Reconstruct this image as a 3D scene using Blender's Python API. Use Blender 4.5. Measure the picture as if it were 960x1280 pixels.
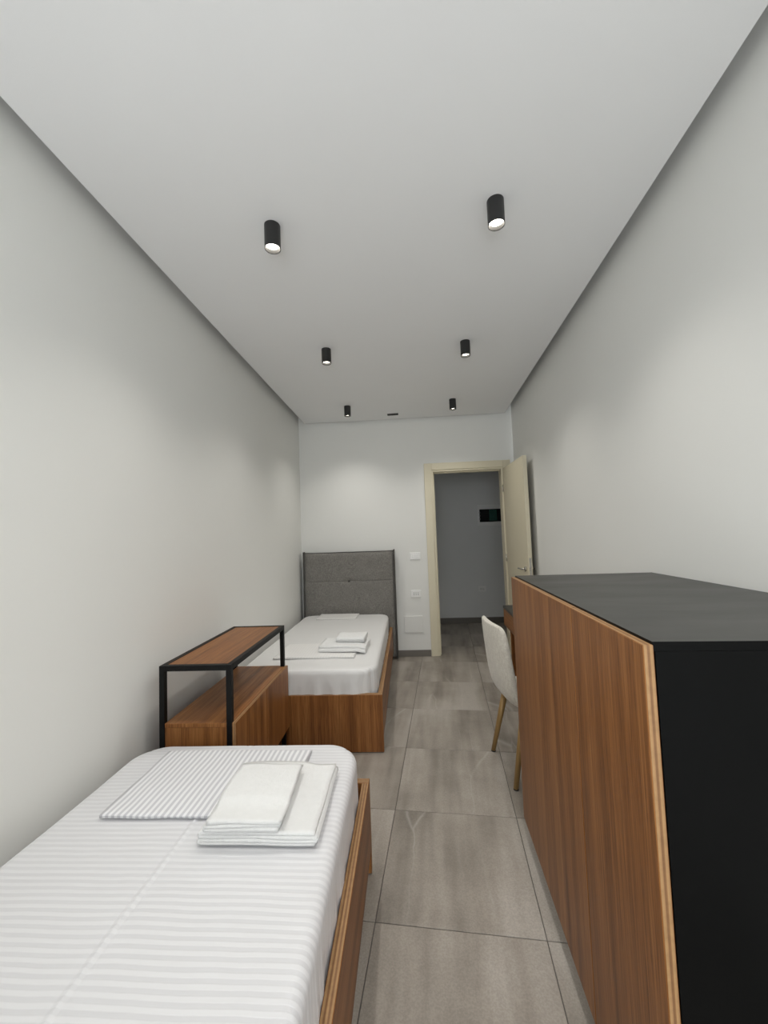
import bpy, bmesh, math, random
from mathutils import Vector, Matrix, noise

random.seed(7)
scene = bpy.context.scene
for o in list(bpy.data.objects):
    bpy.data.objects.remove(o)
COL = scene.collection

# ------------------------------------------------------------------ camera
OL, OT, OB = 0.0498425, -0.0439962, 0.0386653     # bearings: left wall, floor tiles, back wall
cam_data = bpy.data.cameras.new('camera')
cam_data.sensor_fit = 'HORIZONTAL'
cam_data.sensor_width = 36.0
cam_data.lens = 500.0 / 960.0 * 36.0
cam_data.clip_start = 0.02
cam = bpy.data.objects.new('camera', cam_data)
COL.objects.link(cam)
RX = Vector((0.9937180, 0.1059634, -0.0360035))
RU = Vector((0.0418083, -0.0530796, 0.9977147))
RF = Vector((-0.1038102, 0.9929523, 0.0571763))
m = Matrix.Identity(4)
for i in range(3):
    m[i][0] = RX[i]; m[i][1] = RU[i]; m[i][2] = -RF[i]
m[0][3], m[1][3], m[2][3] = 0.0, 0.0, 1.41
cam.matrix_world = m
scene.camera = cam

# ------------------------------------------------------------------ world, exposure
world = bpy.data.worlds.new('world')
scene.world = world
world.use_nodes = True
bg = world.node_tree.nodes['Background']
bg.inputs['Color'].default_value = (0.93, 0.97, 1.0, 1)
bg.inputs['Strength'].default_value = 8.2
scene.view_settings.view_transform = 'Standard'
scene.view_settings.look = 'None'
scene.view_settings.gamma = 1.0
scene.view_settings.use_curve_mapping = False
scene.view_settings.exposure = -0.40
SPOT_W = 30.0

WX0, WX1, WZ0, WZ1, YR = -0.90, 0.80, 0.10, 2.35, -1.35     # rear balcony window, rear wall
pl = bpy.data.lights.new('window_portal', 'AREA')
pl.shape = 'RECTANGLE'; pl.size = WX1 - WX0; pl.size_y = WZ1 - WZ0
pl.cycles.is_portal = True
po = bpy.data.objects.new('window_portal', pl); COL.objects.link(po)
po.location = ((WX0 + WX1) / 2, YR - 0.14, (WZ0 + WZ1) / 2)
po.rotation_euler = (math.radians(90), 0, 0)       # emits towards +y

# ------------------------------------------------------------------ node helpers
class NT:
    def __init__(s, name):
        s.mat = bpy.data.materials.new(name); s.mat.use_nodes = True
        s.t = s.mat.node_tree
        s.bsdf = s.t.nodes['Principled BSDF']
    def n(s, typ, **kw):
        nd = s.t.nodes.new(typ)
        for k, v in kw.items():
            if k in nd.inputs: nd.inputs[k].default_value = v
            else: setattr(nd, k, v)
        return nd
    def l(s, a, b): s.t.links.new(a, b)
    def coord(s, kind='Object'):
        return s.n('ShaderNodeTexCoord').outputs[kind]
    def mapping(s, src, scale=(1, 1, 1), loc=(0, 0, 0)):
        mp = s.n('ShaderNodeMapping'); mp.inputs['Scale'].default_value = scale
        mp.inputs['Location'].default_value = loc
        s.l(src, mp.inputs['Vector']); return mp.outputs['Vector']
    def noise(s, vec, scale=1.0, detail=3.0, rough=0.55):
        nd = s.n('ShaderNodeTexNoise'); nd.inputs['Scale'].default_value = scale
        nd.inputs['Detail'].default_value = detail; nd.inputs['Roughness'].default_value = rough
        s.l(vec, nd.inputs['Vector']); return nd.outputs['Fac']
    def ramp(s, fac, stops):
        r = s.n('ShaderNodeValToRGB'); e = r.color_ramp.elements
        while len(e) < len(stops): e.new(0.5)
        for i, (p, c) in enumerate(stops):
            e[i].position = p; e[i].color = (*c, 1) if len(c) == 3 else c
        s.l(fac, r.inputs['Fac']); return r.outputs['Color']
    def mix(s, fac, a, b, blend='MIX'):
        mx = s.n('ShaderNodeMix'); mx.data_type = 'RGBA'; mx.blend_type = blend
        for sock, v in ((mx.inputs[0], fac), (mx.inputs[6], a), (mx.inputs[7], b)):
            if hasattr(v, 'links'): s.l(v, sock)
            else: sock.default_value = (*v, 1) if isinstance(v, tuple) and len(v) == 3 else v
        return mx.outputs[2]
    def math(s, op, a, b=None, c=None):
        nd = s.n('ShaderNodeMath'); nd.operation = op
        for i, v in enumerate((a, b, c)):
            if v is None: continue
            if hasattr(v, 'links'): s.l(v, nd.inputs[i])
            else: nd.inputs[i].default_value = v
        return nd.outputs[0]
    def sep(s, vec):
        nd = s.n('ShaderNodeSeparateXYZ'); s.l(vec, nd.inputs[0]); return nd.outputs
    def comb(s, x, y, z):
        nd = s.n('ShaderNodeCombineXYZ')
        for i, v in enumerate((x, y, z)):
            if hasattr(v, 'links'): s.l(v, nd.inputs[i])
            else: nd.inputs[i].default_value = v
        return nd.outputs[0]
    def bump(s, h, strength=0.2, dist=0.002):
        b = s.n('ShaderNodeBump'); b.inputs['Strength'].default_value = strength
        b.inputs['Distance'].default_value = dist
        s.l(h, b.inputs['Height']); s.l(b.outputs['Normal'], s.bsdf.inputs['Normal'])
    def base(s, c):
        if hasattr(c, 'links'): s.l(c, s.bsdf.inputs['Base Color'])
        else: s.bsdf.inputs['Base Color'].default_value = (*c, 1)
    def set(s, **kw):
        for k, v in kw.items():
            k = k.replace('_', ' ').title() if k not in s.bsdf.inputs else k
            if hasattr(v, 'links'): s.l(v, s.bsdf.inputs[k])
            else: s.bsdf.inputs[k].default_value = v
        return s.mat

def plain(name, col, rough=0.5, metal=0.0, bump=None, spec=0.5):
    t = NT(name); t.base(col)
    t.set(roughness=rough, metallic=metal)
    t.bsdf.inputs['Specular IOR Level'].default_value = spec
    if bump:
        t.bump(t.noise(t.coord(), bump[0], 3), bump[1], bump[2])
    return t.mat

def paint(name, col):
    t = NT(name)
    n1 = t.noise(t.coord(), 1.3, 2)
    t.base(t.mix(n1, tuple(c * 0.975 for c in col), tuple(min(1, c * 1.02) for c in col)))
    t.set(roughness=0.62)
    t.bsdf.inputs['Specular IOR Level'].default_value = 0.3
    t.bump(t.noise(t.coord(), 180, 3), 0.12, 0.001)
    return t.mat

def wood(name, axis, lo, mid, hi, rough=0.42):
    t = NT(name)
    oi = t.n('ShaderNodeObjectInfo').outputs['Random']
    co = t.coord()
    vm = t.n('ShaderNodeVectorMath'); vm.operation = 'ADD'
    t.l(co, vm.inputs[0]); t.l(t.comb(t.math('MULTIPLY', oi, 7.3), t.math('MULTIPLY', oi, 4.1), t.math('MULTIPLY', oi, 5.7)), vm.inputs[1])
    def sc(a, b): return tuple(b if i == axis else a for i in range(3))
    vec = vm.outputs[0]
    a = t.noise(t.mapping(vec, sc(19, 0.3)), 1.0, 4, 0.62)
    b = t.noise(t.mapping(vec, sc(150, 1.6)), 1.0, 3, 0.6)
    c = t.noise(t.mapping(vec, sc(420, 9)), 1.0, 2, 0.5)
    f = t.math('ADD', t.math('MULTIPLY', a, 0.62), t.math('MULTIPLY', b, 0.38))
    col = t.ramp(f, [(0.32, lo), (0.5, mid), (0.67, hi)])
    pores = t.ramp(c, [(0.36, (0.55, 0.5, 0.47)), (0.5, (1, 1, 1))])
    t.base(t.mix(0.75, col, pores, 'MULTIPLY'))
    t.set(roughness=rough)
    t.bsdf.inputs['Specular IOR Level'].default_value = 0.3
    t.bump(c, 0.10, 0.0006)
    return t.mat

WLO, WMI, WHI = (0.130, 0.047, 0.013), (0.268, 0.107, 0.031), (0.410, 0.188, 0.062)
WOOD = [wood('teak_veneer_' + 'xyz'[i], i, WLO, WMI, WHI) for i in range(3)]

def plywood(name, axis):
    t = NT(name)
    p = t.sep(t.coord())[axis]
    w = t.math('FRACT', t.math('MULTIPLY', p, 1 / 0.0105))
    col = t.ramp(w, [(0.0, (0.40, 0.235, 0.10)), (0.35, (0.36, 0.20, 0.085)), (0.55, (0.20, 0.095, 0.037)), (0.85, (0.25, 0.12, 0.045)), (1.0, (0.40, 0.235, 0.10))])
    g = t.noise(t.mapping(t.coord(), (60, 60, 60)), 1, 2)
    t.base(t.mix(0.5, col, t.ramp(g, [(0.3, (0.7, 0.68, 0.65)), (0.6, (1, 1, 1))]), 'MULTIPLY'))
    t.set(roughness=0.55)
    return t.mat
PLY = [plywood('plywood_edge_' + 'xyz'[i], i) for i in range(3)]

def sheet(name, axis, period, hi, lo, rough=0.6):
    t = NT(name)
    co = t.coord()
    wob = t.math('MULTIPLY', t.math('SUBTRACT', t.noise(co, 5.0, 2), 0.5), 0.012)
    p = t.math('ADD', t.sep(co)[axis], wob)
    w = t.math('FRACT', t.math('MULTIPLY', p, 1 / period))
    tri = t.math('ABSOLUTE', t.math('SUBTRACT', w, 0.5))
    st = t.ramp(tri, [(0.19, (0, 0, 0)), (0.31, (1, 1, 1))])
    t.base(t.mix(st, lo, hi))  # satin weave: gloss difference between the stripes put into the base colour
    t.set(roughness=t.math('MULTIPLY_ADD', st, 0.22, 0.42))
    t.bsdf.inputs['Sheen Weight'].default_value = 0.15
    h = t.math('ADD', t.math('MULTIPLY', st, 0.4), t.noise(co, 9, 3))
    t.bump(h, 0.25, 0.0035)
    return t.mat

M = {}
M['wall'] = paint('wall_paint', (0.835, 0.835, 0.805))
M['ceil'] = paint('ceiling_paint', (0.87, 0.872, 0.872))
M['hallwall'] = paint('hall_paint', (0.80, 0.81, 0.80))
M['panel_white'] = paint('panel_paint', (0.88, 0.885, 0.875))
M['sheet'] = sheet('striped_sheet', 1, 0.0205, (0.755, 0.755, 0.77), (0.682, 0.682, 0.70))
M['sheet_far'] = sheet('striped_sheet_far', 1, 0.0205, (0.77, 0.765, 0.755), (0.71, 0.705, 0.695))
M['case'] = sheet('striped_pillowcase', 0, 0.0205, (0.86, 0.86, 0.875), (0.60, 0.60, 0.63))
M['case_far'] = sheet('white_pillowcase', 0, 0.0205, (0.83, 0.82, 0.80), (0.79, 0.78, 0.765))
def towel_mat():
    t = NT('white_terry'); co = t.coord()
    n = t.noise(co, 420, 2)
    t.base(t.mix(t.noise(co, 40, 3), (0.76, 0.765, 0.755), (0.84, 0.84, 0.83)))
    t.set(roughness=0.9); t.bsdf.inputs['Sheen Weight'].default_value = 0.3
    t.bump(t.math('ADD', n, t.math('MULTIPLY', t.noise(co, 70, 2), 1.5)), 0.5, 0.003)
    return t.mat
M['towel'] = towel_mat()
def black_lam(name, smudge, lo, hi, spec):
    t = NT(name); co = t.coord()
    n = t.noise(t.mapping(co, (6, 2, 3)), 1, 4)
    t.base(t.mix(n, lo, hi))
    t.set(roughness=t.math('MULTIPLY_ADD', t.noise(t.mapping(co, (3, 9, 4)), 1, 4), smudge, 0.34))
    t.bsdf.inputs['Specular IOR Level'].default_value = spec
    return t.mat
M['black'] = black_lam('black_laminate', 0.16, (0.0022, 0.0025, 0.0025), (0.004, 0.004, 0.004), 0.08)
M['black_sheen'] = black_lam('black_laminate_sheen', 0.16, (0.030, 0.030, 0.028), (0.040, 0.040, 0.037), 0.5)  # same black laminate, lightened: grazing reflection partly put into the base colour
M['steel'] = plain('black_powder_coat', (0.005, 0.005, 0.005), 0.5, spec=0.2)
M['lamp_black'] = plain('lamp_black', (0.014, 0.014, 0.014), 0.42)
M['cream'] = plain('cream_lacquer', (0.74, 0.68, 0.515), 0.42)
M['chrome'] = plain('satin_nickel', (0.62, 0.60, 0.56), 0.25, 1.0)
M['white_plastic'] = plain('white_plastic', (0.90, 0.90, 0.885), 0.35)
M['grey_plastic'] = plain('grey_plastic', (0.30, 0.30, 0.29), 0.4)
M['dark_plastic'] = plain('dark_plastic', (0.01, 0.012, 0.012), 0.12)
M['green_glass'] = plain('tinted_window', (0.025, 0.08, 0.062), 0.15)
M['gap'] = plain('dark_gap', (0.012, 0.011, 0.01), 0.8)
M['brass'] = plain('oak_leg', (0.36, 0.225, 0.085), 0.4, 0.25)
M['rubber'] = plain('rubber_foot', (0.03, 0.03, 0.03), 0.7)
M['alu'] = plain('window_frame_white', (0.8, 0.8, 0.8), 0.35)
M['grout'] = plain('grout', (0.13, 0.12, 0.11), 0.9)
def fabric(name, c1, c2, sc, bs):
    t = NT(name); co = t.coord()
    a = t.noise(t.mapping(co, (sc, sc, sc * 0.25)), 1, 2)
    b = t.noise(t.mapping(co, (sc * 0.25, sc, sc)), 1, 2)
    f = t.math('MULTIPLY_ADD', t.math('ADD', a, b), 0.5, 0)
    f2 = t.math('MULTIPLY_ADD', t.noise(co, 14, 2), 0.12, t.math('MULTIPLY', f, 0.92))
    t.base(t.ramp(f2, [(0.38, c1), (0.68, c2)]))
    t.set(roughness=0.95); t.bsdf.inputs['Sheen Weight'].default_value = 0.25
    t.bump(f, bs, 0.002)
    return t.mat
M['grey_fabric'] = fabric('grey_upholstery', (0.135, 0.127, 0.115), (0.275, 0.262, 0.240), 220, 0.5)
M['dark_piping'] = plain('dark_grey_piping', (0.085, 0.080, 0.073), 0.9)
M['cream_fabric'] = fabric('cream_boucle', (0.55, 0.51, 0.44), (0.72, 0.69, 0.61), 120, 0.6)

def tile_mat():
    t = NT('grey_stone_tile')
    oi = t.n('ShaderNodeObjectInfo').outputs['Random']
    co = t.coord()
    vm = t.n('ShaderNodeVectorMath'); vm.operation = 'ADD'
    t.l(co, vm.inputs[0]); t.l(t.comb(t.math('MULTIPLY', oi, 9.0), t.math('MULTIPLY', oi, 13.0), t.math('MULTIPLY', oi, 3.0)), vm.inputs[1])
    v = vm.outputs[0]
    bands = t.noise(t.mapping(v, (5.0, 0.55, 1)), 1.0, 3, 0.6)
    cloud = t.noise(v, 3.2, 4, 0.6)
    grain = t.noise(v, 170, 2)
    f = t.math('ADD', t.math('MULTIPLY', bands, 0.72), t.math('MULTIPLY', cloud, 0.28))
    col = t.ramp(f, [(0.37, (0.215, 0.190, 0.160)), (0.5, (0.345, 0.308, 0.264)), (0.62, (0.445, 0.407, 0.362))])
    col = t.mix(0.55, col, t.ramp(grain, [(0.35, (0.74, 0.74, 0.74)), (0.65, (1.08, 1.08, 1.08))]), 'MULTIPLY')
    # thin pale veins running mostly along the tile, with a crazed web in places
    d = t.n('ShaderNodeTexNoise'); d.inputs['Scale'].default_value = 4.0; d.inputs['Detail'].default_value = 4
    t.l(v, d.inputs['Vector'])
    vv = t.n('ShaderNodeVectorMath'); vv.operation = 'MULTIPLY_ADD'
    t.l(d.outputs['Color'], vv.inputs[0]); vv.inputs[1].default_value = (0.07, 0.07, 0.0); t.l(v, vv.inputs[2])
    vo = t.n('ShaderNodeTexVoronoi'); vo.feature = 'DISTANCE_TO_EDGE'
    t.l(t.mapping(vv.outputs[0], (3.2, 0.42, 1)), vo.inputs['Vector']); vo.inputs['Scale'].default_value = 1.0
    vein = t.ramp(vo.outputs['Distance'], [(0.0, (1, 1, 1)), (0.011, (0, 0, 0))])
    msk = t.ramp(t.noise(v, 1.7, 2), [(0.5, (0, 0, 0)), (0.62, (1, 1, 1))])
    vf = t.math('MULTIPLY', t.math('MULTIPLY', vein, msk), 0.30)
    col = t.mix(vf, col, (0.60, 0.57, 0.53))
    t.base(col)
    t.set(roughness=t.math('MULTIPLY_ADD', grain, 0.15, 0.40))
    t.bump(grain, 0.08, 0.0006)
    return t.mat
M['tile'] = tile_mat()
M['skirting'] = plain('grey_tile_skirting', (0.17, 0.155, 0.135), 0.45)

def glass_mat():
    mt = bpy.data.materials.new('window_glass'); mt.use_nodes = True
    t = mt.node_tree; t.nodes.clear()
    o = t.nodes.new('ShaderNodeOutputMaterial'); mx = t.nodes.new('ShaderNodeMixShader')
    tr = t.nodes.new('ShaderNodeBsdfTransparent'); gl = t.nodes.new('ShaderNodeBsdfGlossy')
    gl.inputs['Roughness'].default_value = 0.02
    mx.inputs[0].default_value = 0.06
    t.links.new(tr.outputs[0], mx.inputs[1]); t.links.new(gl.outputs[0], mx.inputs[2]); t.links.new(mx.outputs[0], o.inputs[0])
    return mt
M['glass'] = glass_mat()
def emit(name, col, s):
    t = NT(name); t.base((0.9, 0.9, 0.9))
    t.bsdf.inputs['Emission Color'].default_value = (*col, 1)
    t.bsdf.inputs['Emission Strength'].default_value = s
    return t.mat
M['bulb'] = emit('lamp_glow', (1.0, 0.93, 0.80), 14.0)

# ------------------------------------------------------------------ object helpers
def empty(name, loc=(0, 0, 0), rz=0.0, label=None, cat=None, group=None, kind=None):
    o = bpy.data.objects.new(name, None); COL.objects.link(o)
    o.location = loc; o.rotation_euler = (0, 0, rz); o.empty_display_size = 0.1
    return tag(o, label, cat, group, kind)

def tag(o, label=None, cat=None, group=None, kind=None):
    if label: o['label'] = label
    if cat: o['category'] = cat
    if group: o['group'] = group
    if kind: o['kind'] = kind
    return o

def link(name, bm, mats, parent=None, smooth=False):
    me = bpy.data.meshes.new(name)
    bmesh.ops.recalc_face_normals(bm, faces=bm.faces)
    bm.to_mesh(me); bm.free()
    for mt in (mats if isinstance(mats, (list, tuple)) else [mats]): me.materials.append(mt)
    if smooth:
        for p in me.polygons: p.use_smooth = True
    o = bpy.data.objects.new(name, me); COL.objects.link(o)
    if parent: o.parent = parent
    return o

def add_box(bm, x0, x1, y0, y1, z0, z1, bev=0.0, seg=2):
    vs = [bm.verts.new((x, y, z)) for z in (z0, z1) for y in (y0, y1) for x in (x0, x1)]
    fs = [bm.faces.new([vs[i] for i in f]) for f in ((0, 2, 3, 1), (4, 5, 7, 6), (0, 1, 5, 4), (2, 6, 7, 3), (0, 4, 6, 2), (1, 3, 7, 5))]
    if bev > 0:
        es = list({e for f in fs for e in f.edges})
        bmesh.ops.bevel(bm, geom=es, offset=bev, segments=seg, affect='EDGES', profile=0.5)
    return fs

def box(name, dims, mat, parent=None, bev=0.003, seg=2):
    bm = bmesh.new(); add_box(bm, *dims, bev, seg)
    return link(name, bm, mat, parent)

def panel(name, dims, grain, parent=None, bev=0.0015, edge=None):
    """veneered board: wood on the two broad faces, layered plywood on the edges"""
    x0, x1, y0, y1, z0, z1 = dims
    ext = (x1 - x0, y1 - y0, z1 - z0)
    th = ext.index(min(ext))
    bm = bmesh.new(); add_box(bm, *dims, bev, 1)
    bmesh.ops.recalc_face_normals(bm, faces=bm.faces)
    for f in bm.faces:
        f.material_index = 0 if abs(f.normal[th]) > 0.6 else 1
    return link(name, bm, [WOOD[grain], edge or PLY[th]], parent)

def add_cyl(bm, p0, p1, r0, r1=None, seg=20, cap=True):
    p0, p1 = Vector(p0), Vector(p1); r1 = r0 if r1 is None else r1
    d = (p1 - p0).normalized()
    a = d.orthogonal().normalized(); b = d.cross(a)
    rings = []
    for p, r in ((p0, r0), (p1, r1)):
        rings.append([bm.verts.new(p + (a * math.cos(2 * math.pi * i / seg) + b * math.sin(2 * math.pi * i / seg)) * r) for i in range(seg)])
    for i in range(seg):
        bm.faces.new((rings[0][i], rings[0][(i + 1) % seg], rings[1][(i + 1) % seg], rings[1][i]))
    if cap:
        bm.faces.new(rings[0][::-1]); bm.faces.new(rings[1])

def add_lathe(bm, prof, seg=32):
    """prof: list of (r, z); open profile revolved about z"""
    rings = []
    for r, z in prof:
        if r < 1e-6: rings.append([bm.verts.new((0, 0, z))])
        else: rings.append([bm.verts.new((r * math.cos(2 * math.pi * i / seg), r * math.sin(2 * math.pi * i / seg), z)) for i in range(seg)])
    for A, B in zip(rings, rings[1:]):
        for i in range(seg):
            j = (i + 1) % seg
            if len(A) == 1 and len(B) == 1: continue
            if len(A) == 1: bm.faces.new((A[0], B[i], B[j]))
            elif len(B) == 1: bm.faces.new((A[i], A[j], B[0]))
            else: bm.faces.new((A[i], A[j], B[j], B[i]))

def prism(bm, poly, z0, z1):
    b = [bm.verts.new((x, y, z0)) for x, y in poly]; t = [bm.verts.new((x, y, z1)) for x, y in poly]
    n = len(poly)
    bm.faces.new(b[::-1]); ft = bm.faces.new(t)
    for i in range(n): bm.faces.new((b[i], b[(i + 1) % n], t[(i + 1) % n], t[i]))
    return ft

def soft_box(xs, ys, zs, R, r, disp=None, Rp=0.0):
    """closed box surface on given grid lines, with ellipsoidally rounded edges; disp(v, n) moves vertices"""
    bm = bmesh.new(); cache = {}
    X0, X1, Y0, Y1, Z0, Z1 = xs[0], xs[-1], ys[0], ys[-1], zs[0], zs[-1]
    c = Vector(((X0 + X1) / 2, (Y0 + Y1) / 2, (Z0 + Z1) / 2)); h = Vector(((X1 - X0) / 2, (Y1 - Y0) / 2, (Z1 - Z0) / 2))
    rad = (R, R, r)
    def vert(i, j, k):
        key = (i, j, k)
        if key in cache: return cache[key]
        p = Vector((xs[i], ys[j], zs[k])) - c
        q = Vector([max(-(h[a] - rad[a]), min(h[a] - rad[a], p[a])) for a in range(3)])
        u = Vector([(p[a] - q[a]) / rad[a] for a in range(3)])
        mx = max(abs(t) for t in u)
        if mx > 1e-9:
            u = u * (mx / u.length)
        w = c + q + Vector([u[a] * rad[a] for a in range(3)])
        n = Vector([u[a] / rad[a] for a in range(3)]).normalized() if mx > 1e-9 else Vector((0, 0, 1))
        if Rp:
            lp = w - c; o2 = [abs(lp[a]) - (h[a] - Rp) for a in (0, 1)]
            if o2[0] > 0 and o2[1] > 0:
                k = max(o2) / math.hypot(*o2)
                for a in (0, 1): w[a] = c[a] + math.copysign(h[a] - Rp + o2[a] * k, lp[a])
        if disp: w = disp(w, n)
        cache[key] = bm.verts.new(w); return cache[key]
    nx, ny, nz = len(xs) - 1, len(ys) - 1, len(zs) - 1
    for i in range(nx):
        for j in range(ny):
            for k in (0, nz): bm.faces.new((vert(i, j, k), vert(i + 1, j, k), vert(i + 1, j + 1, k), vert(i, j + 1, k)))
    for i in range(nx):
        for k in range(nz):
            for j in (0, ny): bm.faces.new((vert(i, j, k), vert(i + 1, j, k), vert(i + 1, j, k + 1), vert(i, j, k + 1)))
    for j in range(ny):
        for k in range(nz):
            for i in (0, nx): bm.faces.new((vert(i, j, k), vert(i, j + 1, k), vert(i, j + 1, k + 1), vert(i, j, k + 1)))
    return bm

def lin(a, b, n): return [a + (b - a) * i / n for i in range(n + 1)]

def Lw(x, y, z=0.0):      # left-wall frame -> world
    return (math.cos(OL) * x - math.sin(OL) * y, math.sin(OL) * x + math.cos(OL) * y, z)
def Bw(x, y, z=0.0):
    return (math.cos(OB) * x - math.sin(OB) * y, math.sin(OB) * x + math.cos(OB) * y, z)
def Tw(x, y, z=0.0):
    return (math.cos(OT) * x - math.sin(OT) * y, math.sin(OT) * x + math.cos(OT) * y, z)

# ------------------------------------------------------------------ room shell
XL, XR, YB, ZC, ZS = -1.259, 1.04, 4.714, 2.78, 2.90
def struct(o, label): return tag(o, label, None, None, 'structure')

def rotated(o, rz): o.rotation_euler = (0, 0, rz); return o

struct(rotated(box('wall_left', (XL - 0.12, XL, -1.55, 4.86, 0, ZS), M['wall'], None, 0), OL), 'plain white painted wall along the two beds')
struct(box('wall_right', (XR, XR + 0.12, -1.49, 4.74, 0, ZS), M['wall'], None, 0), 'plain white painted wall behind the black cabinet')
# back wall with door opening (opening in back-wall frame)
DX0, DX1, DZ = 0.262, 1.098, 2.155
bm = bmesh.new()
add_box(bm, -1.44, DX0, YB, YB + 0.12, 0, ZS); add_box(bm, DX1, 1.36, YB, YB + 0.12, 0, ZS); add_box(bm, DX0, DX1, YB, YB + 0.12, DZ, ZS)
struct(rotated(link('wall_back', bm, M['wall']), OB), 'white end wall with the doorway and grey headboard')
bm = bmesh.new()
add_box(bm, -1.32, WX0, YR - 0.14, YR, 0, ZS); add_box(bm, WX1, XR + 0.12, YR - 0.14, YR, 0, ZS)
add_box(bm, WX0, WX1, YR - 0.14, YR, 0, WZ0); add_box(bm, WX0, WX1, YR - 0.14, YR, WZ1, ZS)
struct(link('wall_rear', bm, M['wall']), 'white wall with the balcony window opposite the door')

# dropped ceiling panel with a shadow gap, and the slab above it
def lx(y): return (XL - math.sin(OL) * y) / math.cos(OL)       # left wall x at world y
def bw_y(x): return (YB + math.sin(OB) * x) / math.cos(OB)
g = 0.080
pan = [(lx(-1.29) + g, -1.29), (XR - g, -1.29), (XR - g, bw_y(XR - g) - 0.034), (lx(4.6) + g + 0.002, bw_y(lx(4.6) + g) - 0.030)]
bm = bmesh.new(); prism(bm, pan, ZC, ZC + 0.06)
struct(link('ceiling', bm, M['ceil']), 'dropped white ceiling panel with dark gap along the walls')
bm = bmesh.new(); prism(bm, [(lx(-1.49) - 0.12, -1.49), (XR + 0.12, -1.49), (XR + 0.12, 4.9), (lx(4.9) - 0.12, 4.9)], ZS, ZS + 0.1)
struct(link('ceiling_slab', bm, M['ceil']), 'upper ceiling slab above the dropped panel')

# hall beyond the door
HY = 6.36
hx0, hx1 = -0.55, 1.75
def hb(name, dims, label, mat=M['hallwall']): return struct(rotated(box(name, dims, mat, None, 0), OB), label)
hb('wall_hall_back', (hx0, hx1, HY, HY + 0.1, 0, 2.75), 'dim grey hall wall seen through the doorway')
hb('wall_hall_left', (hx0 - 0.1, hx0, YB + 0.12, HY + 0.1, 0, 2.75), 'hall wall left of the doorway')
hb('wall_hall_right', (hx1, hx1 + 0.1, YB + 0.12, HY + 0.1, 0, 2.75), 'hall wall right of the doorway')
hb('wall_hall_front', (1.36, hx1, YB, YB + 0.12, 0, 2.75), 'hall wall beside the room')
hb('ceiling_hall', (hx0 - 0.1, hx1 + 0.1, YB + 0.12, HY + 0.1, 2.75, 2.85), 'hall ceiling beyond the doorway')

# floor: bed of grout with square stone tiles
def clip(poly, nx, ny, d):          # keep nx*x+ny*y <= d
    out = []
    for i, p in enumerate(poly):
        q = poly[(i + 1) % len(poly)]
        a, b = nx * p[0] + ny * p[1] - d, nx * q[0] + ny * q[1] - d
        if a <= 0: out.append(p)
        if (a < 0 < b) or (b < 0 < a):
            s = a / (a - b); out.append((p[0] + (q[0] - p[0]) * s, p[1] + (q[1] - p[1]) * s))
    return out
cl, sl, cb, sb = math.cos(OL), math.sin(OL), math.cos(OB), math.sin(OB)
regA = [(-cl, -sl, -(XL - 0.06)), (1, 0, XR + 0.06), (0, -1, 1.42), (-sb, cb, HY + 0.05)]
regB = [(-1, 0, -(XR + 0.0601)), (sb * 0 - sb, cb, HY + 0.05), (sb, -cb, -(YB + 0.06)), (cb, sb, hx1 + 0.05)]
floor_bm = bmesh.new()
prism(floor_bm, [(-1.56, -1.49), (XR + 0.12, -1.49), (XR + 0.12, 4.75), (1.75, 4.8), (1.62, 6.5), (-1.56, 6.4)], -0.06, -0.0035)
floor = struct(link('floor', floor_bm, M['grout']), 'grey stone tile floor with straight joints')
TS, TX, TY = 0.600, -0.313, 1.515
J = 0.0016
ca, sa = math.cos(OT), math.sin(OT)
for i in range(-3, 4):
    for j in range(-6, 9):
        x0, x1 = TX + i * TS + J, TX + (i + 1) * TS - J
        y0, y1 = TY + j * TS + J, TY + (j + 1) * TS - J
        corners = [Tw(*p)[:2] for p in ((x0, y0), (x1, y0), (x1, y1), (x0, y1))]
        for reg in (regA, regB):
            p = corners
            for h in reg:
                if len(p) > 2: p = clip(p, *h)
            if len(p) < 3: continue
            area = abs(sum(p[k][0] * p[(k + 1) % len(p)][1] - p[(k + 1) % len(p)][0] * p[k][1] for k in range(len(p)))) / 2
            if area < 0.002: continue
            cx, cy = Tw((x0 + x1) / 2, (y0 + y1) / 2)[:2]
            loc = [(ca * (q[0] - cx) + sa * (q[1] - cy), -sa * (q[0] - cx) + ca * (q[1] - cy)) for q in p]
            bm = bmesh.new(); ft = prism(bm, loc, -0.010, 0.0)
            bmesh.ops.bevel(bm, geom=list(ft.edges), offset=0.0012, segments=1, affect='EDGES')
            o = link('floor_tile', bm, M['tile'], floor)
            o.location = (cx, cy, 0); o.rotation_euler = (0, 0, OT)

# skirting
struct(rotated(box('baseboard_back', (-1.30, 0.176, YB - 0.012, YB, 0, 0.072), M['skirting'], None, 0.002), OB), 'low grey tile skirting under the light switches')
struct(rotated(box('baseboard_left', (XL, XL + 0.012, -1.34, 4.70, 0, 0.072), M['skirting'], None, 0.002), OL), 'grey tile skirting along the bed wall')
struct(box('baseboard_right', (XR - 0.012, XR, -1.34, 4.70, 0, 0.072), M['skirting'], None, 0.002), 'grey tile skirting along the cabinet wall')
struct(rotated(box('baseboard_hall', (hx0, hx1, HY - 0.012, HY, 0, 0.085), M['skirting'], None, 0.002), OB), 'dark skirting at the foot of the hall wall')

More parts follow.
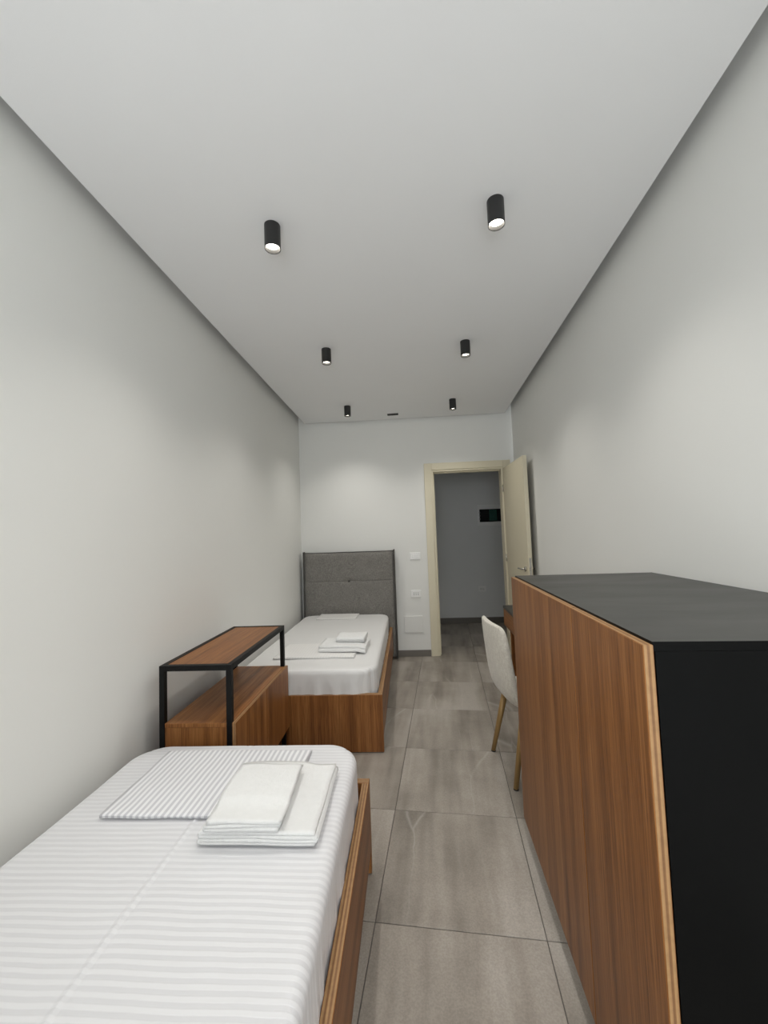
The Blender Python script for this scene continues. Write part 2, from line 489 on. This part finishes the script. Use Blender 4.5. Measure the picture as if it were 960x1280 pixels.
# ------------------------------------------------------------------ door with cream frame
door = empty('door_1', (0, 0, 0), OB, 'cream door standing open against the right wall, in cream frame', None, None, 'structure')
OX0, OX1, OZ = 0.180, 1.180, 2.232
IX0, IX1, IZ = 0.287, 1.073, 2.130
def casing(y0, y1, ya, yb, nm):
    # two-step architrave: outer flat and an inner bead
    for (a, b, zz) in ((OX0, IX0 - 0.022, None), (IX1 + 0.022, OX1, None)):
        box(nm, (a, b, y0, y1, 0, OZ), M['cream'], door, 0.004)
    box(nm, (IX0 - 0.022, IX1 + 0.022, y0, y1, IZ + 0.022, OZ), M['cream'], door, 0.004)
casing(YB - 0.016, YB + 0.02, 0, 0, 'casing')
casing(YB + 0.10, YB + 0.136, 0, 0, 'casing')
for (a, b) in ((IX0 - 0.0225, IX0), (IX1, IX1 + 0.0225)):
    box('jamb', (a, b, YB - 0.004, YB + 0.124, 0, IZ + 0.02), M['cream'], door, 0.003)
box('jamb', (IX0, IX1, YB - 0.004, YB + 0.124, IZ, IZ + 0.0225), M['cream'], door, 0.003)
# stop bead
box('door_stop', (IX0, IX0 + 0.012, YB + 0.045, YB + 0.10, 0, IZ), M['cream'], door, 0.002)
box('door_stop', (IX0, IX1, YB + 0.045, YB + 0.10, IZ - 0.012, IZ), M['cream'], door, 0.002)
# leaf: hinge on the right jamb, swung into the room
hw = Vector(Bw(1.088, YB - 0.022)); ow = Vector((0.950, 3.955, 0))
dv = ow - hw; leaf_len = dv.length
leaf = box('door_leaf', (0, leaf_len, 0, 0.040, 0.008, 2.130), M['cream'], door, 0.003)
ang = math.atan2(dv.y, dv.x)
leaf.rotation_euler = (0, 0, ang - OB)
hl = Vector((1.088, YB - 0.022, 0)); leaf.location = hl
# the leaf's local +y points to the right wall; check done by geometry: dv points to -y so +y is to +x
bm = bmesh.new()
hxp = leaf_len - 0.085
for s, yy in ((-1, 0.0), (1, 0.040)):
    add_cyl(bm, (hxp, yy, 1.03), (hxp, yy + s * 0.010, 1.03), 0.024, seg=18)
    add_cyl(bm, (hxp, yy, 1.03), (hxp, yy + s * 0.042, 1.03), 0.009, seg=12)
    add_cyl(bm, (hxp + 0.008, yy + s * 0.040, 1.03), (hxp - 0.115, yy + s * 0.040, 1.03), 0.008, seg=12)
    add_cyl(bm, (hxp, yy, 0.94), (hxp, yy + s * 0.008, 0.94), 0.020, seg=18)
hd = link('handle', bm, M['chrome'], leaf, True); tag(hd, 'satin metal lever handle')
bm = bmesh.new(); add_box(bm, leaf_len - 0.001, leaf_len + 0.0015, 0.010, 0.030, 0.93, 1.14, 0)
add_box(bm, leaf_len + 0.001, leaf_len + 0.009, 0.014, 0.026, 1.02, 1.05, 0.001)
link('lock_plate', bm, M['chrome'], leaf)
for z in (0.25, 1.1, 1.9):
    bm = bmesh.new(); add_cyl(bm, (-0.004, -0.006, z - 0.04), (-0.004, -0.006, z + 0.04), 0.007, seg=10); link('hinge', bm, M['chrome'], leaf, True)

# ------------------------------------------------------------------ rear balcony window
win = empty('window_1', (0, YR, 0), 0, 'white framed balcony window behind the camera', None, None, 'structure')
xm = (WX0 + WX1) / 2
bm = bmesh.new()
for d in ((WX0, WX0 + 0.05, WZ0, WZ1), (WX1 - 0.05, WX1, WZ0, WZ1), (WX0 + 0.05, WX1 - 0.05, WZ0, WZ0 + 0.05), (WX0 + 0.05, WX1 - 0.05, WZ1 - 0.05, WZ1), (xm - 0.04, xm + 0.04, WZ0 + 0.05, WZ1 - 0.05)):
    add_box(bm, d[0], d[1], -0.10, -0.04, d[2], d[3], 0.003)
link('window_frame', bm, M['alu'], win)
for a, b in ((WX0 + 0.05, xm - 0.04), (xm + 0.04, WX1 - 0.05)):
    box('pane', (a, b, -0.074, -0.066, WZ0 + 0.05, WZ1 - 0.05), M['glass'], win, 0)

# ------------------------------------------------------------------ beds
def make_bed(y_foot, name, label, mat, crease, seed):
    """bed in left-wall frame, foot end at y_foot facing the camera or away; local origin at the bed's middle"""
    sgn, y_head = name
    bx0, bx1 = -1.220, -0.200
    cxm = (bx0 + bx1) / 2
    ymid = (y_foot + y_head) / 2
    root = empty('single_bed', Lw(cxm, ymid), OL, label, 'bed', 'single beds along the left wall')
    hwid = (bx1 - bx0) / 2
    f = y_foot - ymid; hd_ = y_head - ymid
    s = 1 if hd_ > f else -1
    ylo, yhi = sorted((f + s * 0.034, hd_))
    fl, fh = sorted((f, f + s * 0.034))
    panel('foot_panel', (-hwid, hwid, fl, fh, 0.004, 0.368), 2, root)
    for sx in (-1, 1):
        a, b = sorted((sx * hwid, sx * (hwid - 0.030)))
        panel('side_rail', (a, b, ylo, yhi, 0.095, 0.368), 1, root)
    box('base_board', (-hwid + 0.031, hwid - 0.031, ylo + 0.001, yhi - 0.002, 0.18, 0.20), M['gap'], root, 0)
    for sx in (-1, 1):
        yy = hd_ - s * 0.12
        box('leg', (sx * (hwid - 0.05) - 0.02, sx * (hwid - 0.05) + 0.02, yy - 0.03, yy + 0.03, 0.0, 0.18), M['gap'], root, 0.002)
    # mattress under a fitted sheet
    mx0, mx1 = -1.186 - cxm, -0.231 - cxm
    ms, me_ = sorted((f + s * 0.012, hd_ - s * 0.012))
    xc = -0.706 - cxm
    xs = sorted(set([round(v, 4) for v in lin(mx0, mx1, 72)] + ([round(xc + d, 4) for d in (-0.02, -0.012, -0.008, -0.005, -0.0025, 0, 0.0025, 0.005, 0.008, 0.012, 0.02)] if crease else [])))
    ys = lin(ms, me_, 150 if crease else 100); zs = lin(0.202, 0.530, 22)
    foot_y = f + s * 0.03
    def disp(w, n):
        q = w + Vector((seed, seed * 2, 0))
        a = noise.noise(q * 3.0) * 0.003 + noise.noise(q * 9.0) * 0.0010
        if n.z < 0.5:
            # sheet gathered down the sides: soft vertical pleats
            t = w.x if abs(n.y) > abs(n.x) else w.y
            dn = max(0.0, min(1.0, (0.50 - w.z) / 0.12))
            a = a * 0.4 + dn * (noise.noise(Vector((t * 14, w.z * 2.5, seed))) * 0.011 + noise.noise(Vector((t * 34, w.z * 3, seed + 4))) * 0.005) - 0.003
        else:
            a -= 0.003
            if crease:
                k = abs(w.x - xc + noise.noise(Vector((0, w.y * 4, 1))) * 0.0025)
                amp = min(1.0, max(0.0, abs(w.y - f) - 0.30) / 0.15)
                amp *= 0.0022 + 0.0028 * abs(noise.noise(Vector((3, w.y * 34, 5))))
                a += amp * max(0, 1 - k / 0.009) - 0.0012 * max(0, 1 - abs(k - 0.013) / 0.006)
        return w + n * a
    mt = link('mattress', soft_box(xs, ys, zs, 0.036, 0.034, disp, 0.14), mat, root, True)
    tag(mt, 'mattress in a white striped fitted sheet')
    # upholstered headboard
    hb0, hb1, hz = -1.219 - cxm, -0.147 - cxm, 1.222
    ya = hd_ + s * 0.001
    xs2, zs2 = lin(hb0 + 0.014, hb1 - 0.014, 48), sorted(lin(0.03, 0.86, 34) + [0.875, 0.882, 0.8875, 0.8905, 0.893, 0.8955, 0.8985, 0.904, 0.911] + lin(0.925, 1.19, 12) + [1.197, 1.204, 1.21, 1.215, 1.219, hz])
    bm = bmesh.new(); grid = []
    for z in zs2:
        row = []
        for x in xs2:
            ex = min(x - xs2[0], xs2[-1] - x); ez = hz - z
            d = 0.030 * (1 - math.exp(-ex / 0.030)) * (1 - math.exp(-(ez + 0.002) / 0.022)) if True else 0
            d *= (1 - 0.17 * math.exp(-((z - 0.893) / 0.005) ** 2) - 0.10 * math.exp(-((z - 0.893) / 0.03) ** 2))
            rr = math.hypot((x - (hb0 + hb1) / 2) / 0.05, (z - 0.893) / 0.035)
            d -= 0.020 * math.exp(-rr * rr)
            d += noise.noise(Vector((x * 5, z * 5, seed))) * 0.003
            zz = z
            if z > 1.0:
                zz = z + 0.012 * ((abs(x - (hb0 + hb1) / 2) / ((hb1 - hb0) / 2)) ** 4) * (z - 1.0) / 0.222 + noise.noise(Vector((x * 6, 2, seed))) * 0.004 * (z - 1.0) / 0.222
            row.append(bm.verts.new((x, ya + s * (0.040 - d), zz)))
        grid.append(row)
    back = []
    for iz, z in enumerate(zs2):
        back.append([bm.verts.new((x, ya + s * 0.098, grid[iz][ix].co.z)) for ix, x in enumerate(xs2)])
    nz, nx = len(zs2), len(xs2)
    for A in (grid, back):
        for i in range(nz - 1):
            for j in range(nx - 1): bm.faces.new((A[i][j], A[i][j + 1], A[i + 1][j + 1], A[i + 1][j]))
    for i in range(nz - 1):
        bm.faces.new((grid[i][0], grid[i + 1][0], back[i + 1][0], back[i][0])); bm.faces.new((grid[i][-1], grid[i + 1][-1], back[i + 1][-1], back[i][-1]))
    for j in range(nx - 1):
        bm.faces.new((grid[0][j], grid[0][j + 1], back[0][j + 1], back[0][j])); bm.faces.new((grid[-1][j], grid[-1][j + 1], back[-1][j + 1], back[-1][j]))
    hbo = link('headboard', bm, M['grey_fabric'], root, True); tag(hbo, 'tall grey fabric headboard with a button')
    bm = bmesh.new()
    add_lathe(bm, [(0.0, 0.006), (0.007, 0.005), (0.011, 0.002), (0.012, 0.0), (0.0, 0.0)], 16)
    bt = link('button', bm, M['dark_piping'], hbo, True)
    bt.location = ((hb0 + hb1) / 2, ya + s * 0.034, 0.893); bt.rotation_euler = (math.radians(90) * s, 0, 0)
    # side borders of the cover, peaking into small ears
    for a, b in ((hb0 + 0.005, hb0 + 0.016), (hb1 - 0.013, hb1)):
        y0, y1 = sorted((ya + s * 0.018, ya + s * 0.102))
        bm = bmesh.new(); add_box(bm, a, b, y0, y1, 0.012, hz + 0.020, 0.005, 3)
        link('side_border', bm, M['dark_piping'], hbo, True)
    bm = bmesh.new(); add_cyl(bm, (hb0 + 0.012, ya + s * 0.034, hz + 0.004), (hb1 - 0.012, ya + s * 0.034, hz + 0.004), 0.004, seg=8)
    link('piping', bm, M['dark_piping'], hbo, True)
    return root

make_bed(2.673, (1, 4.580), 'single bed by the end wall with grey headboard and solid wooden foot', M['sheet_far'], False, 1.7)
make_bed(1.775, (-1, -0.290), 'single bed in the foreground with white striped sheet and wooden rails', M['sheet'], True, 5.2)

# ------------------------------------------------------------------ folded linen
def offset_strip(path, t):
    """thick strip outline about a polyline path in a plane"""
    L, R = [], []
    for i, p in enumerate(path):
        a = path[max(0, i - 1)]; b = path[min(len(path) - 1, i + 1)]
        d = Vector((b[0] - a[0], b[1] - a[1]))
        d = d.normalized() if d.length > 1e-9 else Vector((1, 0))
        n = Vector((-d.y, d.x))
        L.append((p[0] + n.x * t / 2, p[1] + n.y * t / 2)); R.append((p[0] - n.x * t / 2, p[1] - n.y * t / 2))
    return L + R[::-1]

def zigzag(w, layers, pitch, jitter, rnd, start=1):
    """folded strip path in (u, h): layers stacked with half-round folds at the ends"""
    pts = []; side = start
    for k in range(layers):
        h = pitch * (k + 0.5)
        e0 = -w / 2 * side + rnd.uniform(-jitter, jitter) * (0 if k == 0 else 1)
        e1 = w / 2 * side
        n = 18
        for i in range(n + 1):
            u = e0 + (e1 - e0) * i / n
            pts.append((u, h))
        if k < layers - 1:
            for q in range(1, 6):
                a = -math.pi / 2 + math.pi * q / 6
                pts.append((e1 + side * math.cos(a) * pitch / 2, h + pitch / 2 + math.sin(a) * pitch / 2))
        side = -side
    return pts

def folded(name, cx, cy, z, w, d, layers, pitch, thick, along, mat, label, cat, group, rz, seed, wob=0.003, segs=24, puff=0.0, under=None):
    """strip folded in one plane and extruded along the other axis; along='y' shows its layers at the near end"""
    rnd = random.Random(seed)
    U, D = (w, d) if along == 'y' else (d, w)
    path = zigzag(U, layers, pitch, 0.012, rnd, rnd.choice((1, -1)))
    outl = offset_strip(path, thick)
    H = layers * pitch
    bm = bmesh.new(); rings = []
    for i in range(segs + 1):
        t = -D / 2 + D * i / segs
        ring = []
        for (u, h) in outl:
            fz = h / H
            q = Vector((u * 7 + seed, t * 7, fz * 1.3))
            dz = noise.noise(q) * wob * (0.25 + fz) + puff * math.sin(math.pi * min(1, max(0, (u + U / 2) / U))) * fz
            du = noise.noise(q + Vector((9, 3, 1))) * wob * 1.2
            dt = noise.noise(Vector((u * 5, fz * 6, seed))) * wob * 1.5 * (1 if i in (0, segs) else 0)
            hh = max(0.0006, h + dz * min(1, fz * 1.4))
            if under:          # hangs down where the pillowcase below ends
                lx_, ly_ = (u, t) if along == 'y' else (t, u)
                e = max((cx + lx_ - under[0]) / 0.05, (under[1] - cy - ly_) / 0.05, 0.0)
                e = min(1.0, e); hh -= 0.0095 * e * e * (3 - 2 * e)
            p = (u + du, t + dt, hh) if along == 'y' else (t + dt, u + du, hh)
            ring.append(bm.verts.new(p))
        rings.append(ring)
    n = len(outl)
    for A, B in zip(rings, rings[1:]):
        for i in range(n):
            bm.faces.new((A[i], A[(i + 1) % n], B[(i + 1) % n], B[i]))
    half = n // 2
    for A in (rings[0], rings[-1]):
        for i in range(half - 1):
            bm.faces.new((A[i], A[i + 1], A[n - 2 - i], A[n - 1 - i]))
    o = link(name, bm, mat, None, True)
    o.location = Lw(cx, cy, z); o.rotation_euler = (0, 0, OL + rz)
    return tag(o, label, cat, group)

ZN = 0.5325
folded('folded_pillowcase', -0.722, 1.478, ZN, 0.600, 0.385, 2, 0.0052, 0.0042, 'x', M['case'], 'folded white pillowcase with grey stripes under the towels on the foreground bed', 'pillowcase', 'folded pillowcases', 0.0, 3, 0.003, 40)
folded('folded_towel', -0.462, 1.345, ZN + 0.0134, 0.335, 0.345, 4, 0.0085, 0.0078, 'y', M['towel'], 'larger folded white towel lying on the foreground bed', 'towel', 'folded towels on the beds', 0.0, 11, 0.004, 26, 0.002, (-0.41, 1.275))
folded('folded_towel', -0.508, 1.305, ZN + 0.0132 + 0.0408, 0.208, 0.275, 3, 0.0095, 0.0088, 'y', M['towel'], 'smaller folded white towel on top of the larger towel, foreground bed', 'towel', 'folded towels on the beds', 0.02, 24, 0.005, 26, 0.002, (-0.41, 1.275))
ZF = 0.5300
folded('folded_pillowcase', -0.712, 3.115, ZF, 0.600, 0.37, 2, 0.0052, 0.0042, 'x', M['case_far'], 'folded white pillowcase under the towels on the bed by the end wall', 'pillowcase', 'folded pillowcases', 0.0, 6, 0.003, 30)
folded('folded_towel', -0.515, 3.165, ZF + 0.0112, 0.36, 0.245, 3, 0.0145, 0.0135, 'x', M['towel'], 'larger folded white towel on the bed by the end wall', 'towel', 'folded towels on the beds', -0.04, 12, 0.003, 20, 0.002, (-0.40, 2.0))
folded('folded_towel', -0.465, 3.225, ZF + 0.0112 + 0.047, 0.225, 0.17, 3, 0.0125, 0.0115, 'x', M['towel'], 'smaller folded white towel atop the larger one, bed by the end wall', 'towel', 'folded towels on the beds', -0.04, 14, 0.003, 20, 0.002)
folded('folded_pillowcase', -0.782, 4.405, ZF, 0.43, 0.265, 2, 0.0052, 0.0042, 'x', M['case_far'], 'folded white pillowcase lying right below the grey headboard', 'pillowcase', 'folded pillowcases', -0.02, 8, 0.003, 24)

# ------------------------------------------------------------------ console shelf between the beds
cs0, cs1, cy0, cy1, cz = -1.178, -0.834, 1.842, 2.652, 0.836
con = empty('console_shelf', Lw((cs0 + cs1) / 2, (cy0 + cy1) / 2), OL, 'black framed console with teak shelf and drawers between the two beds', 'console')
cw, cd = (cs1 - cs0) / 2, (cy1 - cy0) / 2
T = 0.025
for sx in (-1, 1):
    for sy in (-1, 1):
        a, b = sorted((sx * cw, sx * (cw - T))); c, d = sorted((sy * cd, sy * (cd - T)))
        box('frame_post', (a, b, c, d, 0, cz), M['steel'], con, 0.0015)
for sx in (-1, 1):
    a, b = sorted((sx * cw, sx * (cw - T)))
    box('frame_rail', (a, b, -cd + T, cd - T, cz - T, cz), M['steel'], con, 0.001)
    box('frame_rail', (a, b, -cd + T, cd - T, 0.145, 0.17), M['steel'], con, 0.001)
for sy in (-1, 1):
    c, d = sorted((sy * cd, sy * (cd - T)))
    box('frame_rail', (-cw + T, cw - T, c, d, cz - T, cz), M['steel'], con, 0.001)
panel('shelf_board', (-cw + T, cw - T, -cd + T, cd - T, cz - 0.020, cz - 0.002), 1, con)
# lower drawer box, sitting between the posts
bt, bb = 0.574, 0.185
bm = bmesh.new()
bx = box('drawer_box', (-cw + T + 0.001, cw - T - 0.001, -cd + 0.004, cd - 0.004, bb, bt - 0.020), WOOD[2], con, 0.001)
top = panel('box_top', (-cw + T + 0.001, cw, -cd + 0.002, cd - 0.002, bt - 0.019, bt), 1, con, 0.001, WOOD[2])
dl = (cd * 2 - 2 * T)
for k in range(2):
    a = -cd + T + 0.002 + k * dl / 2; b = a + dl / 2 - 0.003
    a2 = -cd + 0.002 if k == 0 else a
    b2 = cd - 0.002 if k == 1 else b
    panel('drawer_front', (cw + 0.0006, cw + 0.019, a2, b2, bb - 0.005, bt + 0.001), 2, con, 0.001)

# ------------------------------------------------------------------ black and teak cabinet
qx0, qx1, qy0, qy1, qzb, qzt = 0.394, 1.030, 0.812, 1.990, 0.085, 1.192
cab = empty('storage_cabinet', ((qx0 + qx1) / 2, (qy0 + qy1) / 2, 0), 0, 'black cabinet with teak doors against the right wall, in the foreground', 'cabinet')
hx, hy = (qx1 - qx0) / 2, (qy1 - qy0) / 2
DT = 0.020
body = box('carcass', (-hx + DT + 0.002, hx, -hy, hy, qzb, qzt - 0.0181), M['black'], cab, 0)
tb = box('top_board', (-hx + DT - 0.002, hx, -hy, hy, qzt - 0.018, qzt), M['black_sheen'], cab, 0.0008)
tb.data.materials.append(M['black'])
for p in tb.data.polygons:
    if p.normal.z < 0.5: p.material_index = 1  # edges stay dark laminate; only the upper face has the painted reflection tone
seam = 1.190 - (qy0 + qy1) / 2
for a, b in ((-hy - 0.001, seam - 0.002), (seam + 0.002, hy)):
    panel('cabinet_door', (-hx, -hx + DT, a, b, qzb - 0.004, qzt - 0.006), 2, cab)
for sy in (-1, 1):
    for sx in (-1, 1):
        bm = bmesh.new(); px, py = (hx - 0.07 if sx > 0 else -hx + 0.045), sy * (hy - 0.10)
        add_cyl(bm, (px, py, 0), (px, py, qzb), 0.018, 0.022, 16); link('foot', bm, M['lamp_black'], cab, False)

# ------------------------------------------------------------------ desk behind the cabinet
kx0, kx1, ky0, ky1, kz = 0.645, 1.025, 2.03, 3.68, 0.750
desk = empty('writing_desk', ((kx0 + kx1) / 2, (ky0 + ky1) / 2, 0), 0, 'narrow wooden desk with black top behind the tall cabinet', 'desk')
kw, kd = (kx1 - kx0) / 2, (ky1 - ky0) / 2
box('desk_top', (-kw, kw, -kd, kd, kz - 0.022, kz), M['black_sheen'], desk, 0.0015)
box('desk_box', (-kw + 0.022, kw, -kd + 0.004, kd - 0.004, 0.585, kz - 0.0225), WOOD[0], desk, 0.001)
for a, b in ((-kd + 0.004, -0.002), (0.002, kd - 0.004)):
    panel('drawer_front', (-kw + 0.003, -kw + 0.021, a, b, 0.583, kz - 0.026), 1, desk)
for y in (-kd + 0.01, kd - 0.045):
    panel('leg_panel', (-kw + 0.048, kw - 0.01, y, y + 0.03, 0, 0.584), 2, desk)

# ------------------------------------------------------------------ chair
chair = empty('dining_chair', (0.396, 2.512, 0), math.atan2(0.057, 0.39), 'cream fabric chair with slim wooden legs pulled up to the desk', 'chair')
def shell():
    # centre line (u forward, z up), half width, half thickness
    st = [(-0.050, 0.868, 0.120, 0.008), (-0.050, 0.866, 0.158, 0.013), (-0.047, 0.856, 0.183, 0.017), (-0.044, 0.838, 0.199, 0.020), (-0.038, 0.79, 0.208, 0.023), (-0.028, 0.70, 0.212, 0.025), (-0.016, 0.60, 0.214, 0.027),
          (-0.002, 0.52, 0.214, 0.029), (0.020, 0.462, 0.213, 0.030), (0.055, 0.430, 0.213, 0.031), (0.105, 0.420, 0.215, 0.032), (0.20, 0.424, 0.222, 0.034), (0.31, 0.432, 0.222, 0.035), (0.385, 0.437, 0.214, 0.034),
          (0.425, 0.437, 0.195, 0.029), (0.445, 0.434, 0.165, 0.020), (0.452, 0.431, 0.13, 0.009)]
    bm = bmesh.new(); rings = []; N = 28
    for i, (u, z, hw_, ht) in enumerate(st):
        a = Vector(st[max(0, i - 1)][:2]); b = Vector(st[min(len(st) - 1, i + 1)][:2])
        d = (b - a).normalized(); n = Vector((-d.y, d.x))      # faces the sitter / upwards
        ring = []
        for k in range(N):
            t = 2 * math.pi * k / N
            cx_, sx_ = math.cos(t), math.sin(t)
            v = hw_ * math.copysign(abs(cx_) ** 0.45, cx_); w_ = ht * math.copysign(abs(sx_) ** 0.7, sx_)
            curl = 0.030 * (abs(v) / 0.21) ** 2.2 * (1.0 if z > 0.47 else 0.55)
            ring.append(bm.verts.new((u + n.x * (w_ + curl), v, z + n.y * (w_ + curl))))
        rings.append(ring)
    for A, B in zip(rings, rings[1:]):
        for k in range(N): bm.faces.new((A[k], A[(k + 1) % N], B[(k + 1) % N], B[k]))
    bm.faces.new(rings[0]); bm.faces.new(rings[-1][::-1])
    return bm
sh = link('seat_shell', shell(), M['cream_fabric'], chair, True)
sm = sh.modifiers.new('sub', 'SUBSURF'); sm.levels = 1; sm.render_levels = 1
for (fx, fy, tx, ty) in ((0.0, 0.197, 0.085, 0.150), (0.0, -0.197, 0.085, -0.150), (0.43, 0.197, 0.345, 0.150), (0.43, -0.197, 0.345, -0.150)):
    bm = bmesh.new(); add_cyl(bm, (fx, fy, 0.006), (tx, ty, 0.405), 0.0135, 0.0205, 16)
    lg = link('leg', bm, M['brass'], chair, True)
    bm = bmesh.new(); add_cyl(bm, (fx, fy, 0.0), (fx + (tx - fx) * 0.02, fy + (ty - fy) * 0.02, 0.009), 0.0138, 0.0140, 14)
    link('foot_cap', bm, M['rubber'], lg)
bm = bmesh.new()
for s in (-1, 1): add_box(bm, 0.07, 0.36, s * 0.150 - 0.012, s * 0.150 + 0.012, 0.386, 0.398, 0.002)
for x in (0.085, 0.345): add_box(bm, x - 0.012, x + 0.012, -0.150, 0.150, 0.386, 0.398, 0.002)
link('seat_frame', bm, M['lamp_black'], chair)

# ------------------------------------------------------------------ ceiling spotlights
def spotlight(x, y, label):
    r, L = 0.0345, 0.106
    root = empty('ceiling_spotlight', (x, y, ZC), 0, label, 'spotlight', 'black cylinder ceiling spotlights')
    bm = bmesh.new()
    add_lathe(bm, [(0, 0), (r, 0), (r, -L + 0.001), (r - 0.001, -L), (r - 0.002, -L), (r - 0.003, -L + 0.002), (r - 0.0035, -L + 0.022), (0, -L + 0.0225)], 36)
    link('housing', bm, M['lamp_black'], root, True).modifiers.new('es', 'EDGE_SPLIT')
    bm = bmesh.new(); add_lathe(bm, [(0, -L + 0.0150), (0.014, -L + 0.0153), (0.027, -L + 0.0165), (0.0300, -L + 0.0190), (0.0300, -L + 0.0215), (0, -L + 0.0217)], 28)
    tag(link('lamp_lens', bm, M['bulb'], root, True), 'glowing white lamp face')
    ld = bpy.data.lights.new('spot_beam', 'SPOT'); ld.energy = SPOT_W; ld.spot_size = math.radians(125); ld.spot_blend = 1.0
    ld.shadow_soft_size = 0.03; ld.color = (1.0, 0.965, 0.91)
    lo = bpy.data.objects.new('spot_beam', ld); COL.objects.link(lo); lo.parent = root; lo.location = (0, 0, -L - 0.002)
for x, y, lb in ((-0.617, 1.624, 'black cylinder spotlight over the foreground bed, large lit face at left'),
                 (0.341, 1.633, 'black cylinder spotlight over the cabinet, nearest on the right'),
                 (-0.675, 2.80, 'middle black cylinder spotlight of the left row'),
                 (0.332, 2.86, 'middle black cylinder spotlight of the right row'),
                 (-0.778, 4.10, 'farthest black cylinder spotlight of the left row, above the far bed'),
                 (0.322, 4.11, 'farthest black cylinder spotlight of the right row, before the door'),
                 (-0.53, 0.43, 'black cylinder spotlight above the head half of the foreground bed'),
                 (0.344, 0.43, 'black cylinder spotlight right above the viewpoint')):
    spotlight(x, y, lb)
# small black slot fitting
bm = bmesh.new()
for d in ((-0.062, 0.062, -0.022, -0.017), (-0.062, 0.062, 0.017, 0.022), (-0.062, -0.056, -0.017, 0.017), (0.056, 0.062, -0.017, 0.017)):
    add_box(bm, d[0], d[1], d[2], d[3], -0.010, 0.0, 0.001)
slot = empty('ceiling_vent', (-0.327, 4.475, ZC), 0.0, 'small black slot vent in the ceiling near the end wall', 'vent')
link('vent_frame', bm, M['lamp_black'], slot)
box('vent_slat', (-0.056, 0.056, -0.008, -0.004, -0.008, 0), M['lamp_black'], slot, 0)
box('vent_slat', (-0.056, 0.056, 0.004, 0.008, -0.008, 0), M['lamp_black'], slot, 0)
box('vent_back', (-0.056, 0.056, -0.017, 0.017, -0.002, 0), M['gap'], slot, 0)

# ------------------------------------------------------------------ switches, outlets and covers
def plate(name, x, z, w_, h_, yface, label, cat, kind):
    root = empty(name, Bw(x, yface, z), OB, label, cat)
    box('cover_plate', (-w_ / 2, w_ / 2, -0.0095, 0, -h_ / 2, h_ / 2), M['white_plastic'], root, 0.003)
    if kind == 'switch':
        for k in (-1, 0, 1):
            bm = bmesh.new(); add_box(bm, k * 0.024 - 0.0108, k * 0.024 + 0.0108, -0.013, -0.009, -0.0225, 0.0225, 0.0015)
            link('rocker', bm, M['white_plastic'], root)
    else:
        box('socket_insert', (-0.036, 0.036, -0.0115, -0.009, -0.0225, 0.0225), M['white_plastic'], root, 0.001)
        for k in (-1, 0, 1):
            bm = bmesh.new()
            for d in (-1, 0, 1): add_cyl(bm, (k * 0.024, -0.0114, d * 0.012), (k * 0.024, -0.0122, d * 0.012), 0.0035, seg=10)
            link('socket_hole', bm, M['gap'], root)
    return root
plate('light_switch', 0.038, 1.151, 0.118, 0.082, YB, 'white wall switch plate beside the door frame, upper of two', 'switch', 'switch')
plate('wall_outlet', 0.030, 0.715, 0.116, 0.082, YB, 'white power outlet beside the headboard, below the light switch', 'outlet', 'outlet')
cov = empty('junction_cover', Bw(-0.012, YB, 0.365), OB, 'blank white cover plate low on the end wall above the skirting', 'cover')
box('cover_plate', (-0.107, 0.107, -0.011, 0, -0.095, 0.095), M['wall'], cov, 0.003)
for sx in (-1, 1):
    bm = bmesh.new(); add_cyl(bm, (sx * 0.092, -0.011, 0), (sx * 0.092, -0.0125, 0), 0.005, seg=10); link('screw', bm, M['white_plastic'], cov)
# hall wall fittings
hp = plate('hall_outlet', 1.066, 0.520, 0.115, 0.080, HY, 'white outlet on the dim hall wall seen through the doorway', 'outlet', 'outlet')
cv2 = empty('hall_cover', Bw(1.175, HY, 0.262), OB, 'flush blank cover low on the hall wall beyond the doorway', 'cover')
box('cover_plate', (-0.12, 0.12, -0.010, 0, -0.06, 0.06), M['hallwall'], cv2, 0.002)
ep = empty('electrical_panel', Bw(1.262, HY, 1.655), OB, 'electrical panel with dark tinted window on the hall wall', 'panel')
box('panel_surround', (-0.215, 0.215, -0.014, 0, -0.165, 0.165), M['panel_white'], ep, 0.004)
box('panel_window', (-0.182, 0.182, -0.022, -0.014, -0.100, 0.100), M['dark_plastic'], ep, 0.002)
box('breaker_strip', (-0.035, 0.085, -0.0245, -0.022, -0.082, 0.090), M['green_glass'], ep, 0.001)
for z in (-0.05, 0.0, 0.05):
    box('latch', (-0.190, -0.172, -0.0265, -0.022, z - 0.012, z + 0.012), M['grey_plastic'], ep, 0.001)
